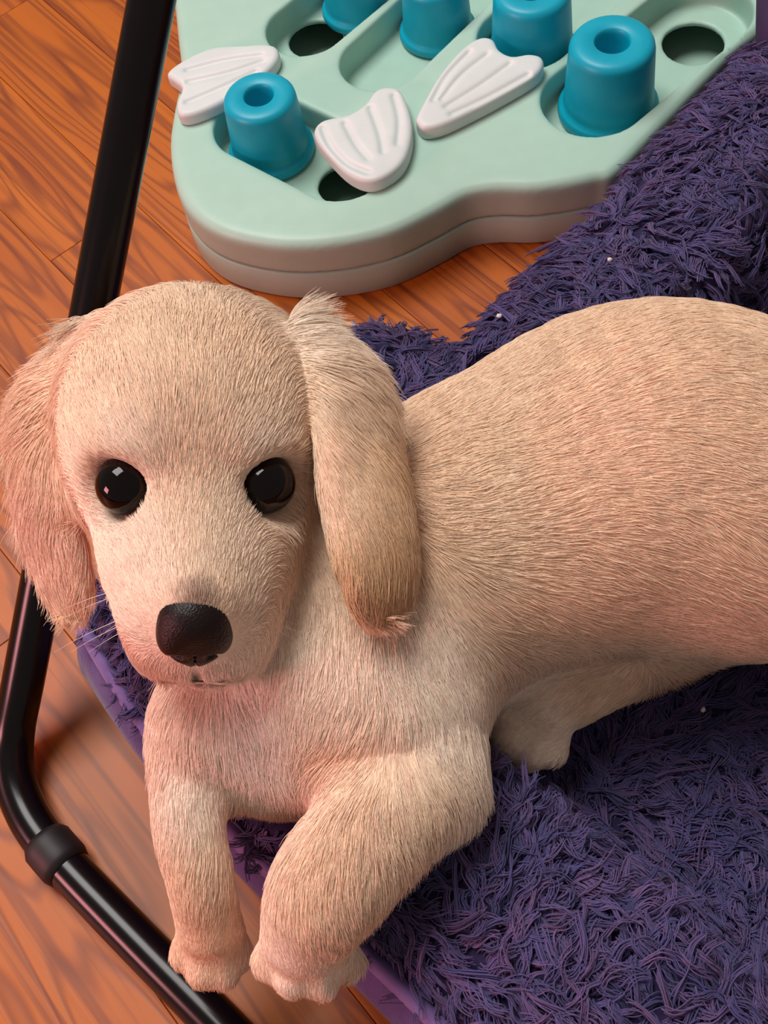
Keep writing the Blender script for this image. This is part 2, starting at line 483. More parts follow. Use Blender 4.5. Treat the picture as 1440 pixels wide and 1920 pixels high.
# ------------------------------------------------------------------ dog bed
PLUSH_BASE = grain(mat('plush_backing', lin(38, 28, 70), 0.95), lin(28, 20, 55), 300, 0.6)
SATIN = grain(mat('purple_velour', lin(86, 62, 126), 0.75, Sheen_Weight=0.25), lin(68, 46, 106), 120, 0.7, bump=0.3, bscale=900)
PLUSH = attr_mat('purple_plush', 'tint', 0.7, Sheen_Weight=0.15)
PILE_Z = 0.058
bo = [(172, 1150), (185, 1190), (270, 1324), (370, 1456), (480, 1577), (585, 1668), (685, 1755), (855, 1920), (1010, 2080)]
outer = [at(x, y, PILE_Z)[:2] for x, y in bo]
outer += [at(x, y, PILE_Z)[:2] for x, y in ((1300, 2360), (1650, 2500), (2050, 1900), (2250, 1100), (2230, 350), (1950, -60), (1640, -130))]
outer += [at(x, y, PILE_Z)[:2] for x, y in ((1500, 30), (1400, 105), (1320, 190), (1230, 280), (1120, 395), (1010, 505), (930, 585), (868, 650),
                                            (838, 672), (812, 645), (760, 622), (690, 618), (600, 655), (480, 770), (320, 930), (225, 1040))]
OUT = spline(outer, 6)
BED = empty('dog_bed', (OUT[:, 0].mean(), OUT[:, 1].mean(), 0), 'fluffy dark purple plush dog bed with raised rims on the wood floor', 'dog bed')
def bed_height(X, Y):
    d = -poly_sdf(OUT, X, Y)
    q = np.clip(d / 0.05, 0, 1)
    rise = PILE_Z - 0.006 + 0.024 * np.sqrt(np.clip(1 - (1 - q) ** 2, 0, 1))
    t = np.clip((d - 0.064) / 0.030, 0, 1); t = t * t * (3 - 2 * t)
    z = rise * (1 - t) + 0.021 * t
    return np.maximum(np.minimum(z, under_body(X, Y) - 0.003), 0.004), d
hb = 0.006
x0, y0 = OUT.min(0) - 0.01; x1, y1 = OUT.max(0) + 0.01
gx = np.arange(x0, x1, hb); gy = np.arange(y0, y1, hb)
GX, GY = np.meshgrid(gx, gy, indexing='ij')
GZ, GD = bed_height(GX, GY)
# pull the grid points just outside the outline back onto it so the rim is smooth
keep = GD > -hb * 1.2
grd = np.stack(np.gradient(GD, hb), -1); grd /= np.maximum(np.linalg.norm(grd, axis=-1, keepdims=True), 1e-6)
shift = np.where(GD < 0, -GD, 0)[..., None] * grd
BX, BY = GX + shift[..., 0], GY + shift[..., 1]
BZ, _ = bed_height(BX, BY)
ids = -np.ones(GX.shape, int); ids[keep] = np.arange(keep.sum())
q = np.stack([ids[:-1, :-1], ids[1:, :-1], ids[1:, 1:], ids[:-1, 1:]], -1).reshape(-1, 4)
q = q[(q >= 0).all(1)]
BV = np.stack([BX[keep], BY[keep], BZ[keep]], 1)
mesh_obj('plush_top', BV, q, PLUSH_BASE, BED)
# side wall of smooth velour with a rolled seam along its top
nO = len(OUT)
tn = np.roll(OUT, -1, 0) - np.roll(OUT, 1, 0); tn /= np.linalg.norm(tn, axis=1)[:, None]
nrm = np.stack([tn[:, 1], -tn[:, 0]], 1)
area2 = 0.5 * np.sum(OUT[:, 0] * np.roll(OUT[:, 1], -1) - np.roll(OUT[:, 0], -1) * OUT[:, 1])
if area2 < 0: nrm = -nrm
prof = [(-0.004, PILE_Z - 0.002), (0.006, PILE_Z - 0.006), (0.011, 0.043), (0.0135, 0.03), (0.0125, 0.015), (0.008, 0.004), (0.0, 0.0), (-0.04, 0.0)]
fr_ = np.zeros(nO); fr_[:56] = 1; fr_[-5:] = 1
fr_ = np.convolve(np.concatenate([fr_[-6:], fr_, fr_[:6]]), np.ones(13) / 13, 'valid')[:, None]
SV = np.concatenate([np.concatenate([OUT + nrm * (a * fr_ + (1 - fr_) * (min(a, 0) - 0.006)), np.full((nO, 1), z)], 1) for a, z in prof])
SV[:, :2] += 0.0012 * np.sin(SV[:, [0]] * 160 + SV[:, [1]] * 110 + SV[:, [2]] * 70)
SF = [(j * nO + i, j * nO + (i + 1) % nO, (j + 1) * nO + (i + 1) % nO, (j + 1) * nO + i) for j in range(len(prof) - 1) for i in range(nO)]
if area2 > 0: SF = [f[::-1] for f in SF]
mesh_obj('side_panel', SV, SF, SATIN, BED)
seam = np.concatenate([OUT + nrm * (0.010 * fr_ - 0.006), PILE_Z - 0.004 - 0.008 * (1 - fr_)], 1)
seam = np.concatenate([seam, seam[:1]])
v_, f_ = tube(seam, 0.0032, 10, False)
mesh_obj('piping', v_, f_, grain(mat('lavender_piping', lin(118, 94, 156), 0.7, Sheen_Weight=0.3), lin(94, 72, 138), 150, 0.6), BED)

# plush pile: locks of fibre, each lock a bundle bent its own way
def plush():
    A, B, C_, D = BV[q[:, 0]], BV[q[:, 1]], BV[q[:, 2]], BV[q[:, 3]]
    cx, cy = project((A + C_) / 2)
    ok = (cx > -250) & (cx < 1900) & (cy > -250) & (cy < 2200)
    A, B, C_, D = A[ok], B[ok], C_[ok], D[ok]
    n = len(A); per = 3.3
    m = int(n * per); i = rng.integers(0, n, m)
    u, v = rng.random((m, 1)), rng.random((m, 1))
    P = (1 - u) * (1 - v) * A[i] + u * (1 - v) * B[i] + u * v * C_[i] + (1 - u) * v * D[i]
    N = np.cross(B[i] - A[i], D[i] - A[i]); N /= np.maximum(np.linalg.norm(N, axis=1)[:, None], 1e-12)
    N[N[:, 2] < 0] *= -1
    free = under_body(P[:, 0], P[:, 1]) - P[:, 2] > 0.007
    P, N = P[free], N[free]; m = len(P)
    _, d = bed_height(P[:, 0], P[:, 1])
    # swirling lie of the pile, falling outwards over the rim
    ph = 2.4 * np.sin(P[:, 0] * 27 + 1.3 * np.sin(P[:, 1] * 23)) + 2.2 * np.cos(P[:, 1] * 33 + 1.1 * np.sin(P[:, 0] * 29 + 2)) + rng.normal(0, 0.55, m)
    T = np.stack([np.cos(ph), np.sin(ph), np.zeros(m)], 1)
    e_ = 0.003
    go = np.stack([bed_height(P[:, 0] - e_, P[:, 1])[1] - bed_height(P[:, 0] + e_, P[:, 1])[1], bed_height(P[:, 0], P[:, 1] - e_)[1] - bed_height(P[:, 0], P[:, 1] + e_)[1], np.zeros(m)], 1) / (2 * e_)
    T = T + go * (2.0 * np.clip(1 - d / 0.025, 0, 1))[:, None]
    T -= N * (T * N).sum(1)[:, None]; T /= np.linalg.norm(T, axis=1)[:, None]
    lift = rng.uniform(0.45, 1.0, m)
    Ln = rng.uniform(0.009, 0.0145, m) * np.where(d < 0.012, 0.85, 1)
    K = 9; S = np.linspace(0, 1, 6)
    pts = np.empty((m, K, 6, 3)); rad = np.empty((m, K, 6))
    side = np.cross(N, T)
    wv = rng.choice([-1, 1], m)
    curl = rng.normal(0, 0.55, m)
    for k in range(K):
        ja, jb = rng.normal(0, 0.0012, m), rng.normal(0, 0.0012, m)
        ln = Ln * rng.uniform(0.7, 1.1, m); j2 = rng.normal(0, 0.07, m); jl = rng.normal(0, 0.06, m); p2 = rng.uniform(0, 6.28, m)
        for si, s in enumerate(S):
            sp = 1 - 0.75 * s
            a = (lift + jl)[:, None] * (1 - 0.6 * s)
            pts[:, k, si] = (P + T * (ja * sp)[:, None] + side * (jb * sp)[:, None]
                             + (T * np.cos(a) * s + N * np.sin(a) * (s + 0.2 * s * (1 - s))) * ln[:, None]
                             + side * (ln * ((curl + j2) * s ** 1.6 + wv * np.sin(6.0 * s) * 0.10 + 0.03 * np.sin(p2 + 5 * s) * s))[:, None])
            rad[:, k, si] = 0.00030 * (1 - 0.4 * s)
    base = np.array([lin(78, 66, 116)[:3], lin(88, 68, 116)[:3], lin(64, 58, 108)[:3]])
    cc = base[rng.integers(0, 3, m)] * rng.uniform(0.8, 1.2, m)[:, None]
    cc = np.repeat(cc, K, 0) * rng.uniform(0.85, 1.15, m * K)[:, None]
    o = hair_obj('plush_pile', pts.reshape(-1, 6, 3), rad.reshape(-1, 6), cc, PLUSH, BED)
    o['kind'] = 'stuff'
plush()

# ------------------------------------------------------------------ puzzle feeder toy
MINT = grain(mat('mint_plastic', lin(166, 201, 185), 0.42, Specular_IOR_Level=0.35), lin(174, 207, 192), 90, 0.5, bump=0.05, bscale=2500)
WHITE = grain(mat('pale_plastic', lin(208, 214, 212), 0.45, Specular_IOR_Level=0.35), lin(216, 221, 219), 90, 0.5, bump=0.05, bscale=2500)
TEAL = grain(mat('teal_plastic', lin(0, 158, 184), 0.4, Specular_IOR_Level=0.4), lin(8, 168, 194), 120, 0.5, bump=0.04, bscale=2500)
TZ = 0.042
tp = [(318, -60), (326, 20), (331, 70), (336, 130), (322, 205), (315, 262), (322, 325), (342, 378), (382, 418), (440, 443), (530, 458), (630, 454),
      (730, 432), (815, 392), (875, 360), (930, 350), (1000, 350), (1062, 342), (1118, 330)]
tpts = [at(x, y, TZ)[:2] for x, y in tp]
edge = [np.array(at(x, y, PILE_Z)[:2]) for x, y in ((1120, 395), (1400, 105))]
ed = unit(edge[1] - edge[0]); en = np.array([-ed[1], ed[0]])
tpts += [edge[0] + en * 0.016 + ed * s for s in (0.04, 0.08, 0.14, 0.19)]
tpts += [edge[0] + en * 0.07 + ed * 0.25, edge[0] + en * 0.14 + ed * 0.28, edge[0] + en * 0.22 + ed * 0.27]
tl = at(318, -60, TZ)[:2]
tpts += [tl + np.array([0.13, 0.12]), tl + np.array([0.05, 0.085]), tl + np.array([0.0, 0.035])]
TOUT = spline(tpts, 6)
TOY = empty('puzzle_feeder', (TOUT[:, 0].mean(), TOUT[:, 1].mean(), 0), 'pale mint plastic dog puzzle feeder with slots and white fins on floor', 'puzzle toy')

# lower half of the housing
def prism(outline, z0, z1, bev, material, name, parent):
    O = np.asarray(outline); n = len(O)
    t = np.roll(O, -1, 0) - np.roll(O, 1, 0); t /= np.linalg.norm(t, axis=1)[:, None]
    nr = np.stack([t[:, 1], -t[:, 0]], 1)
    if 0.5 * np.sum(O[:, 0] * np.roll(O[:, 1], -1) - np.roll(O[:, 0], -1) * O[:, 1]) < 0: nr = -nr
    V = []; rows = [(-bev, z0), (0, z0 + bev), (0, z1 - bev), (-bev * 0.3, z1 - bev * 0.3), (-bev, z1), (-0.003, z1), (-0.003, z0 + 0.003)]
    for a, z in rows: V += [(*(O[i] + nr[i] * a), z) for i in range(n)]
    Fc = [(j * n + i, j * n + (i + 1) % n, (j + 1) * n + (i + 1) % n, (j + 1) * n + i) for j in range(len(rows) - 1) for i in range(n)]
    Fc.append(tuple(range(n))[::-1]); Fc.append(tuple((len(rows) - 1) * n + i for i in range(n)))
    return mesh_obj(name, V, Fc, material, parent)
prism(TOUT, 0.0, 0.0195, 0.0012, MINT, 'base', TOY)

SLOT_Z = 0.024
def gp(px, py, z=TZ): return np.array(at(px, py, z)[:2])
# slots: end a, end b, half width
slots = [(gp(484, 232), gp(640, 308), 0.0240),
         (gp(714, 112), gp(880, -45), 0.0224),
         (gp(573, 50), gp(720, -70), 0.0224),
         (gp(985, 66), gp(1130, -70), 0.0258),
         (gp(1114, 182), gp(1315, 18), 0.0272)]
pits = [(gp(645, 345, SLOT_Z), 0.0135, 1.0), (gp(592, 72, SLOT_Z), 0.0155, 1.0), (gp(1300, 80, SLOT_Z), 0.0165, 1.0)]
def toy_top():
    h = 0.0014; z0 = 0.0203
    lo = np.array([TOUT[:, 0].min() - 0.006, TOUT[:, 1].min() - 0.006, z0 - 0.004]); hi = np.array([TOUT[:, 0].max() + 0.006, TOUT[:, 1].max() + 0.006, TZ + 0.004])
    xs, ys, zs = [np.arange(lo[a], hi[a], h) for a in range(3)]
    X2, Y2 = np.meshgrid(xs, ys, indexing='ij')
    d2 = poly_sdf(TOUT, X2, Y2)
    cut = np.full(X2.shape, 1.0)
    for a, b, r in slots:
        e = b - a; t = np.clip(((X2 - a[0]) * e[0] + (Y2 - a[1]) * e[1]) / (e @ e), 0, 1)
        cut = np.minimum(cut, np.hypot(X2 - a[0] - e[0] * t, Y2 - a[1] - e[1] * t) - r)
    pit = np.full(X2.shape, 1.0)
    for c, r, _ in pits: pit = np.minimum(pit, np.hypot(X2 - c[0], Y2 - c[1]) - r)
    Z = zs[None, None, :]
    vol = smax(np.broadcast_to(d2[..., None], d2.shape + (len(zs),)), Z - TZ, 0.007)
    vol = smax(vol, z0 - Z + 0 * vol, 0.0015)
    slot = smax(np.broadcast_to(cut[..., None], vol.shape), SLOT_Z - Z + 0 * vol, 0.002)
    vol = smax(vol, -slot, 0.0022)
    vol = smax(vol, -np.broadcast_to(pit[..., None], vol.shape), 0.0015)
    V, Q = surface_nets(vol, lo, h)
    V = relax(V, Q, 2, 0.5)
    mesh_obj('top_shell', V, Q, MINT, TOY)
toy_top()

# white fins that swivel over the slots
def fin(outline_px, ridges_px, z0, th):
    O = spline([at(x, y, z0 + th)[:2] for x, y in outline_px], 4)
    h = 0.0007
    lo = np.array([*(O.min(0) - 0.003), z0 - 0.002]); hi = np.array([*(O.max(0) + 0.003), z0 + th + 0.003])
    xs, ys, zs = [np.arange(lo[a], hi[a], h) for a in range(3)]
    X2, Y2 = np.meshgrid(xs, ys, indexing='ij'); d2 = poly_sdf(O, X2, Y2)
    gr = np.full(X2.shape, 1.0)
    for line in ridges_px:
        L = spline([at(x, y, z0 + th)[:2] for x, y in line], 4, False)
        for a, b in zip(L[:-1], L[1:]):
            e = b - a; t = np.clip(((X2 - a[0]) * e[0] + (Y2 - a[1]) * e[1]) / (e @ e), 0, 1)
            gr = np.minimum(gr, np.hypot(X2 - a[0] - e[0] * t, Y2 - a[1] - e[1] * t))
    top = z0 + th - 0.0016 * np.exp(-(gr / 0.0016) ** 2)
    Z = zs[None, None, :]
    vol = smax(np.broadcast_to(d2[..., None], d2.shape + (len(zs),)), Z - top[..., None], 0.0035)
    vol = smax(vol, z0 - Z + 0 * vol, 0.001)
    V, Q = surface_nets(vol, lo, h); V = relax(V, Q, 2, 0.5)
    mesh_obj('fin_cover', V, Q, WHITE, TOY)
fin([(520, 88), (500, 80), (455, 82), (400, 86), (350, 106), (312, 134), (328, 150), (340, 162), (330, 190), (334, 212), (356, 214), (395, 200), (440, 176), (490, 142), (520, 110)],
    [[(350, 130), (420, 112), (490, 102)], [(352, 152), (430, 134), (495, 112)], [(350, 190), (420, 160), (480, 132)]], TZ, 0.008)
fin([(588, 240), (606, 222), (652, 212), (684, 192), (702, 168), (726, 160), (752, 168), (770, 214), (772, 258), (756, 302), (722, 330), (688, 338), (652, 324), (618, 292), (594, 262)],
    [[(604, 238), (618, 270), (650, 304), (690, 322)], [(646, 230), (668, 270), (690, 296)], [(694, 200), (712, 250), (718, 284)], [(738, 178), (748, 222), (745, 268)]], TZ, 0.009)
fin([(780, 216), (796, 184), (826, 134), (866, 88), (898, 68), (924, 70), (936, 90), (960, 102), (992, 98), (1016, 104), (1018, 122), (1000, 142), (950, 172), (886, 206), (830, 232), (796, 238), (782, 228)],
    [[(812, 186), (838, 140), (880, 96)], [(828, 184), (866, 138), (914, 100)], [(836, 198), (900, 158), (956, 118)], [(846, 212), (914, 180), (990, 138)]], TZ, 0.009)

# teal cups that slide in the slots
CUP_H, CUP_R = 0.043, 0.0205
cup_prof = [(0.0, 0.001), (0.0230, 0.0), (0.0244, 0.0008), (0.0250, 0.0025), (0.0248, 0.0052), (0.0240, 0.0064), (0.0226, 0.0072), (0.0221, 0.0095), (CUP_R, CUP_H - 0.005),
            (CUP_R - 0.0004, CUP_H - 0.0028), (CUP_R - 0.0016, CUP_H - 0.001), (CUP_R - 0.0036, CUP_H), (0.0092, CUP_H), (0.0084, CUP_H - 0.0008), (0.0080, CUP_H - 0.003), (0.0076, CUP_H - 0.022), (0.0, CUP_H - 0.022)]
cv_, cf_ = lathe([(max(r, 1e-5), z) for r, z in cup_prof])
cup_first = None
for px, py, sc, lab in ((477, 186, 0.93, 'teal cup standing between two white fins at the toy\'s rounded end'),
                        (1158, 82, 1.06, 'teal cup closest to the plush rim, standing in the toy\'s widest slot'),
                        (1024, -8, 1.0, 'teal cup just behind the largest white fin of the toy'),
                        (838, -32, 0.87, 'teal cup in the long middle slot of the toy, top cut off by frame'),
                        (668, -80, 0.87, 'teal cup barely showing at the upper frame edge, in the farthest slot')):
    p = at(px, py, SLOT_Z + CUP_H * sc)
    sa, sb, _r = slots[{477: 0, 838: 1, 668: 2, 1024: 3, 1158: 4}[px]]            # the cup rides on its slot's centre line
    p[:2] = sa + (sb - sa) * min(1.0, max(0.0, float((p[:2] - sa) @ (sb - sa) / ((sb - sa) @ (sb - sa)))))
    if cup_first is None:
        cup_first = mesh_obj('teal_cup', cv_, cf_, TEAL); o = cup_first
    else:
        o = cup_first.copy(); link(o)
    o.location = (p[0], p[1], SLOT_Z + 0.0003); o.scale = (sc, sc, sc)
    tag(o, lab, 'cup', 'teal sliding cups of the puzzle toy')

# ------------------------------------------------------------------ black tubular stand
BLACK = grain(mat('black_enamel', lin(7, 4, 5), 0.22, Specular_IOR_Level=0.3), lin(11, 7, 8), 60, 0.5)
RUBBER = mat('black_rubber', lin(20, 15, 17), 0.55)
TR = 0.0088
path_px = [at(760, 2260, TR), at(520, 2030, TR), at(400, 1908, TR), at(240, 1745, TR), at(130, 1630, TR), at(72, 1560, TR), at(40, 1500, TR + 0.001), at(24, 1440, TR + 0.004), at(22, 1370, TR + 0.010)]
leg0, leg1 = at(26, 1370, TR + 0.010), atd(273, 60, 0.452)
path = [np.array(p) for p in path_px[:-1]] + [leg0 + (leg1 - leg0) * t for t in (0, .08, .25, .5, .75, 1, 1.25, 1.5)]
path = spline(path, 8, False)
path[:, 2] = np.maximum(path[:, 2], TR)
STAND = empty('folding_stand', path[40], 'black tubular metal stand leg bent along the floor beside the bed', 'stand')
v_, f_ = tube(path, TR, 24)
mesh_obj('tube', v_, f_, BLACK, STAND)
fc = np.argmin([np.linalg.norm(p - at(98, 1598, TR)) for p in path])
sl = path[fc - 3:fc + 4]
L_ = np.linspace(0, 1, len(sl))
v_, f_ = tube(sl, np.where((L_ < 0.05) | (L_ > 0.95), TR + 0.0006, TR + 0.0018), 24)
o = mesh_obj('rubber_foot', v_, f_, RUBBER, STAND)
# smooth velour fold at the far rim of the bed
def velour_fold():
    c = [at(1470, y, z) for y, z in ((-120, 0.050), (-40, 0.066), (40, 0.072), (90, 0.066), (130, 0.052))]
    p = spline(c, 6, False); L = np.linspace(0, 1, len(p))
    v, f = tube(p, 0.0135 * np.sqrt(np.clip(1.04 - (2 * L - 1) ** 4, 0.04, 1)), 18)
    mesh_obj('velour_fold', v, f, grain(mat('dark_velour', lin(52, 30, 70), 0.85), lin(42, 24, 60), 120, 0.7), BED)
velour_fold()
# lint
LINT = mat('white_lint', lin(235, 225, 220), 0.9)
for (px, py), lab in (((936, 592), 'white lint speck on the purple rim close to the puppy\'s back'), ((1143, 487), 'white lint speck higher up the far purple rim'), ((1318, 1330), 'pale lint speck on the dark bed floor below the puppy\'s belly')):
    p = at(px, py, 0.085 if py < 1000 else 0.045)
    z_ = float(bed_height(np.array([p[0]]), np.array([p[1]]))[0][0]) + 0.009
    p = at(px, py, z_)
    r_ = np.random.default_rng(px)
    V = []; Fc = []
    pr_ = [(max(1e-5, 0.0011 * math.sin(t)), -0.0009 * math.cos(t)) for t in np.linspace(0, math.pi, 7)]
    v, f = lathe(pr_, 8); v = np.array(v) * (1 + r_.normal(0, 0.18, (len(v), 1))) + p
    tag(mesh_obj('lint_speck', v, f, LINT), lab, 'lint', 'lint specks on the dog bed')

# ------------------------------------------------------------------ puppy: coat, eyes, nose
# fur guides: where, which way it lies (picture direction), length, lift, colour
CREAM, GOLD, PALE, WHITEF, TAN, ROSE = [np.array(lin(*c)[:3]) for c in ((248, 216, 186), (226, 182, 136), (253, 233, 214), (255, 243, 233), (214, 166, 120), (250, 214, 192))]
guides = []
def gd(px, py, dx, dy, ln, lift, c, d=None, z=None, w=1.0):
    p = atd(px, py, d) if d is not None else at(px, py, z)
    guides.append((p, unit(CR * dx - CU * dy), ln, lift, c, w))
hd = HD - 0.04
# face and skull: away from the nose, up over the brow and back
for (x, y, dx, dy, ln, lift, c) in (
        (370, 1130, 0, -1, .0030, .25, CREAM), (320, 1100, -.5, -1, .0030, .25, PALE), (430, 1100, .5, -1, .0030, .25, CREAM),
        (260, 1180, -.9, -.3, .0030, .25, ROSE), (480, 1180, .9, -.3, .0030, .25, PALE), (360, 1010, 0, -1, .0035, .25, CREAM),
        (360, 900, 0, -1, .0040, .25, CREAM), (225, 1000, -.7, -.7, .0035, .3, PALE), (500, 1000, .7, -.6, .0035, .3, PALE),
        (180, 950, -.9, -.2, .004, .3, PALE), (550, 950, .9, 0, .004, .3, PALE), (230, 840, -.5, -1, .004, .35, PALE), (495, 840, .5, -1, .004, .35, PALE),
        (360, 800, 0, -1, .005, .3, CREAM), (360, 700, 0.05, -1, .006, .35, CREAM), (260, 720, -.35, -1, .006, .35, CREAM), (460, 720, .35, -1, .006, .35, CREAM),
        (170, 800, -.6, -.8, .005, .35, CREAM), (550, 800, .6, -.8, .005, .35, CREAM),
        (360, 600, .1, -1, .009, .45, CREAM), (240, 620, -.4, -1, .011, .5, CREAM), (480, 610, .3, -1, .011, .45, CREAM)):
    gd(x, y, dx, dy, ln, lift, c, d=hd if y < 1000 else hd - 0.012, w=0.7)
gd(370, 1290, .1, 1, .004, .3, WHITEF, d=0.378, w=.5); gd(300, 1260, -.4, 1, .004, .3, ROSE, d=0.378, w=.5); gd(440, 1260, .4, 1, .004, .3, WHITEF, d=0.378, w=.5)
gd(185, 625, -.8, -.5, .017, .5, PALE, d=.415, w=.6); gd(545, 600, .55, -.7, .016, .5, PALE, d=.405, w=.6); gd(80, 740, -1, -.2, .020, .45, CREAM, d=.412, w=.6)
# ears
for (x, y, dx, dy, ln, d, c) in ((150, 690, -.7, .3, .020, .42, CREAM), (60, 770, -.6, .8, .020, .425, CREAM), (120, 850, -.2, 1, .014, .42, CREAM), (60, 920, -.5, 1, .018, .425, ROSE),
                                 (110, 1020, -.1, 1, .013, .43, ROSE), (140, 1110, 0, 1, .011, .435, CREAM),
                                 (600, 650, .8, .2, .014, .415, PALE), (680, 720, .7, .6, .020, .412, CREAM), (640, 800, .35, 1, .012, .40, CREAM), (720, 840, .5, 1, .018, .40, GOLD),
                                 (640, 950, .05, 1, .010, .395, CREAM), (720, 960, .25, 1, .014, .392, GOLD), (650, 1060, .2, 1, .009, .39, GOLD), (720, 1060, .05, 1, .013, .388, GOLD), (760, 1060, .2, 1, .012, .39, TAN)):
    gd(x, y, dx, dy, ln * .85, .20, c, d=d - 0.010, w=0.8)
# neck, chest, trunk, legs
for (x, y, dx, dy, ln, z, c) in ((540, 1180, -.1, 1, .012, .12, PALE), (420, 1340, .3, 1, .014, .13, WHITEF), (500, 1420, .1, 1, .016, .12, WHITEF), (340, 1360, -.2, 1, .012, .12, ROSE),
                                 (600, 1300, -.1, 1, .012, .13, PALE), (760, 1200, .3, 1, .012, .13, PALE), (820, 1350, .2, 1, .011, .12, PALE), (640, 1400, -.7, .6, .010, .12, CREAM), (900, 1450, .6, .8, .020, .10, PALE),
                                 (800, 860, .7, -.55, .011, .13, CREAM), (860, 950, .8, -.3, .011, .14, CREAM), (1000, 760, .85, -.5, .010, .14, CREAM), (1000, 950, .95, -.15, .011, .15, CREAM), (950, 1130, .8, .4, .012, .12, CREAM),
                                 (1200, 700, .95, -.25, .010, .14, CREAM), (1200, 880, 1, 0, .010, .15, CREAM), (1150, 1080, .95, .2, .012, .12, CREAM), (1380, 650, .9, .3, .010, .13, CREAM), (1400, 850, 1, .1, .010, .15, CREAM),
                                 (1400, 1050, .7, .6, .012, .14, CREAM), (1250, 1190, .9, .3, .012, .08, CREAM), (1330, 1240, .5, .8, .012, .06, CREAM), (1600, 850, 1, .1, .012, .14, CREAM),
                                 (1150, 1280, -.8, .5, .008, .07, CREAM), (1020, 1360, -.8, .5, .0022, .065, PALE),
                                 (800, 1480, .2, 1, .011, .115, CREAM), (860, 1540, .3, 1, .016, .10, PALE), (680, 1560, -.2, 1, .010, .12, CREAM), (760, 1600, .2, 1, .014, .11, CREAM), (600, 1660, -.1, 1, .009, .12, CREAM), (680, 1700, .3, 1, .012, .10, CREAM), (570, 1780, 0, 1, .0022, .09, PALE),
                                 (360, 1500, 0, 1, .008, .12, PALE), (370, 1640, 0, 1, .008, .10, CREAM), (390, 1780, 0, 1, .0022, .08, CREAM)):
    gd(x, y, dx, dy, ln * .95, .15, c, z=z)
G_P = np.array([g[0] for g in guides]); G_D = np.array([g[1] for g in guides]); G_L = np.array([g[2] for g in guides]); G_A = np.array([g[3] for g in guides]); G_C = np.array([g[4] for g in guides]); G_W = np.array([g[5] for g in guides])
NOSE_C = hp(0, .0900, -.0035)
def field(P):
    D = np.empty_like(P); L = np.empty(len(P)); A = np.empty(len(P)); Cc = np.empty_like(P)
    for i in range(0, len(P), 20000):
        q_ = P[i:i + 20000]
        d2 = ((q_[:, None, :] - G_P[None]) ** 2).sum(-1) + 1.6e-4
        ww = G_W[None] ** 2 / d2 ** 2; ww /= ww.sum(1, keepdims=True)
        D[i:i + 20000] = ww @ G_D; L[i:i + 20000] = ww @ G_L; A[i:i + 20000] = ww @ G_A; Cc[i:i + 20000] = ww @ G_C
    # markings: dark eye rims and lips, smoke above the nose
    dark = np.array(lin(46, 26, 24)[:3]); smoke = np.array(lin(120, 78, 64)[:3])
    def blend(m, c):
        nonlocal Cc
        Cc = Cc * (1 - m[:, None]) + c * m[:, None]
    for s in (-1, 1):
        de = np.linalg.norm(P - EYE[s], axis=1) / HS
        inner = np.linalg.norm(P - (EYE[s] - Hx * s * .0090 * HS + Hm * .0035 * HS - Hu * .003 * HS), axis=1) / HS
        blend(np.clip((.0112 - de) / .0020, 0, 1), dark)
        blend(0.8 * np.clip((.0060 - inner) / .003, 0, 1), dark)
        L *= 1 - 0.75 * np.clip((.0150 - de) / .004, 0, 1)
    top = np.linalg.norm((P - hp(0, .0835, .0075)) @ HB.T / np.array([.0065, .0075, .006]), axis=1) / HS
    blend(np.clip(1.3 - top, 0, .85), smoke)
    loc = (P - Hc) @ HB.T / HS
    lips = np.minimum(np.linalg.norm((loc - [0, .0905, -.0245]) / [.0016, .02, .0075], axis=1), np.linalg.norm((loc - [0, .0885, -.0312]) / [.0055, .02, .0014], axis=1))
    lipm = (loc[:, 1] > .080) & (loc[:, 1] < .100) & (loc[:, 2] > -.0335)
    blend(np.clip(1.5 - lips, 0, .9) * lipm, dark)
    L *= 1 - 0.6 * np.clip(2.2 - lips, 0, 1) * lipm
    dn = np.linalg.norm((loc - [0, .0900, -.0035]) / [.0135, .010, .0115], axis=1)
    L *= np.clip((dn - 0.9) / 0.5, 0.12, 1)
    L = np.where(lipm & (lips < 1.5), 0.0004, L)
    return D, L, A, Cc

FURM = attr_mat('cream_fur', 'tint', 0.55, Specular_IOR_Level=0.3, Sheen_Weight=0.0)
SKIN = attr_mat('cream_coat', 'tint', 0.8, Specular_IOR_Level=0.1)
PUP = empty('puppy', at(900, 1100, 0.05), 'cream long-eared puppy lying on the purple bed with head raised to the viewer', 'dog')
body = mesh_obj('body', PV, PQ, SKIN, PUP)
D_, L_, A_, C_ = field(PV)
ca = body.data.color_attributes.new('tint', 'FLOAT_COLOR', 'POINT')
ca.data.foreach_set('color', np.concatenate([C_ * 1.0, np.ones((len(PV), 1))], 1).astype(np.float32).ravel())

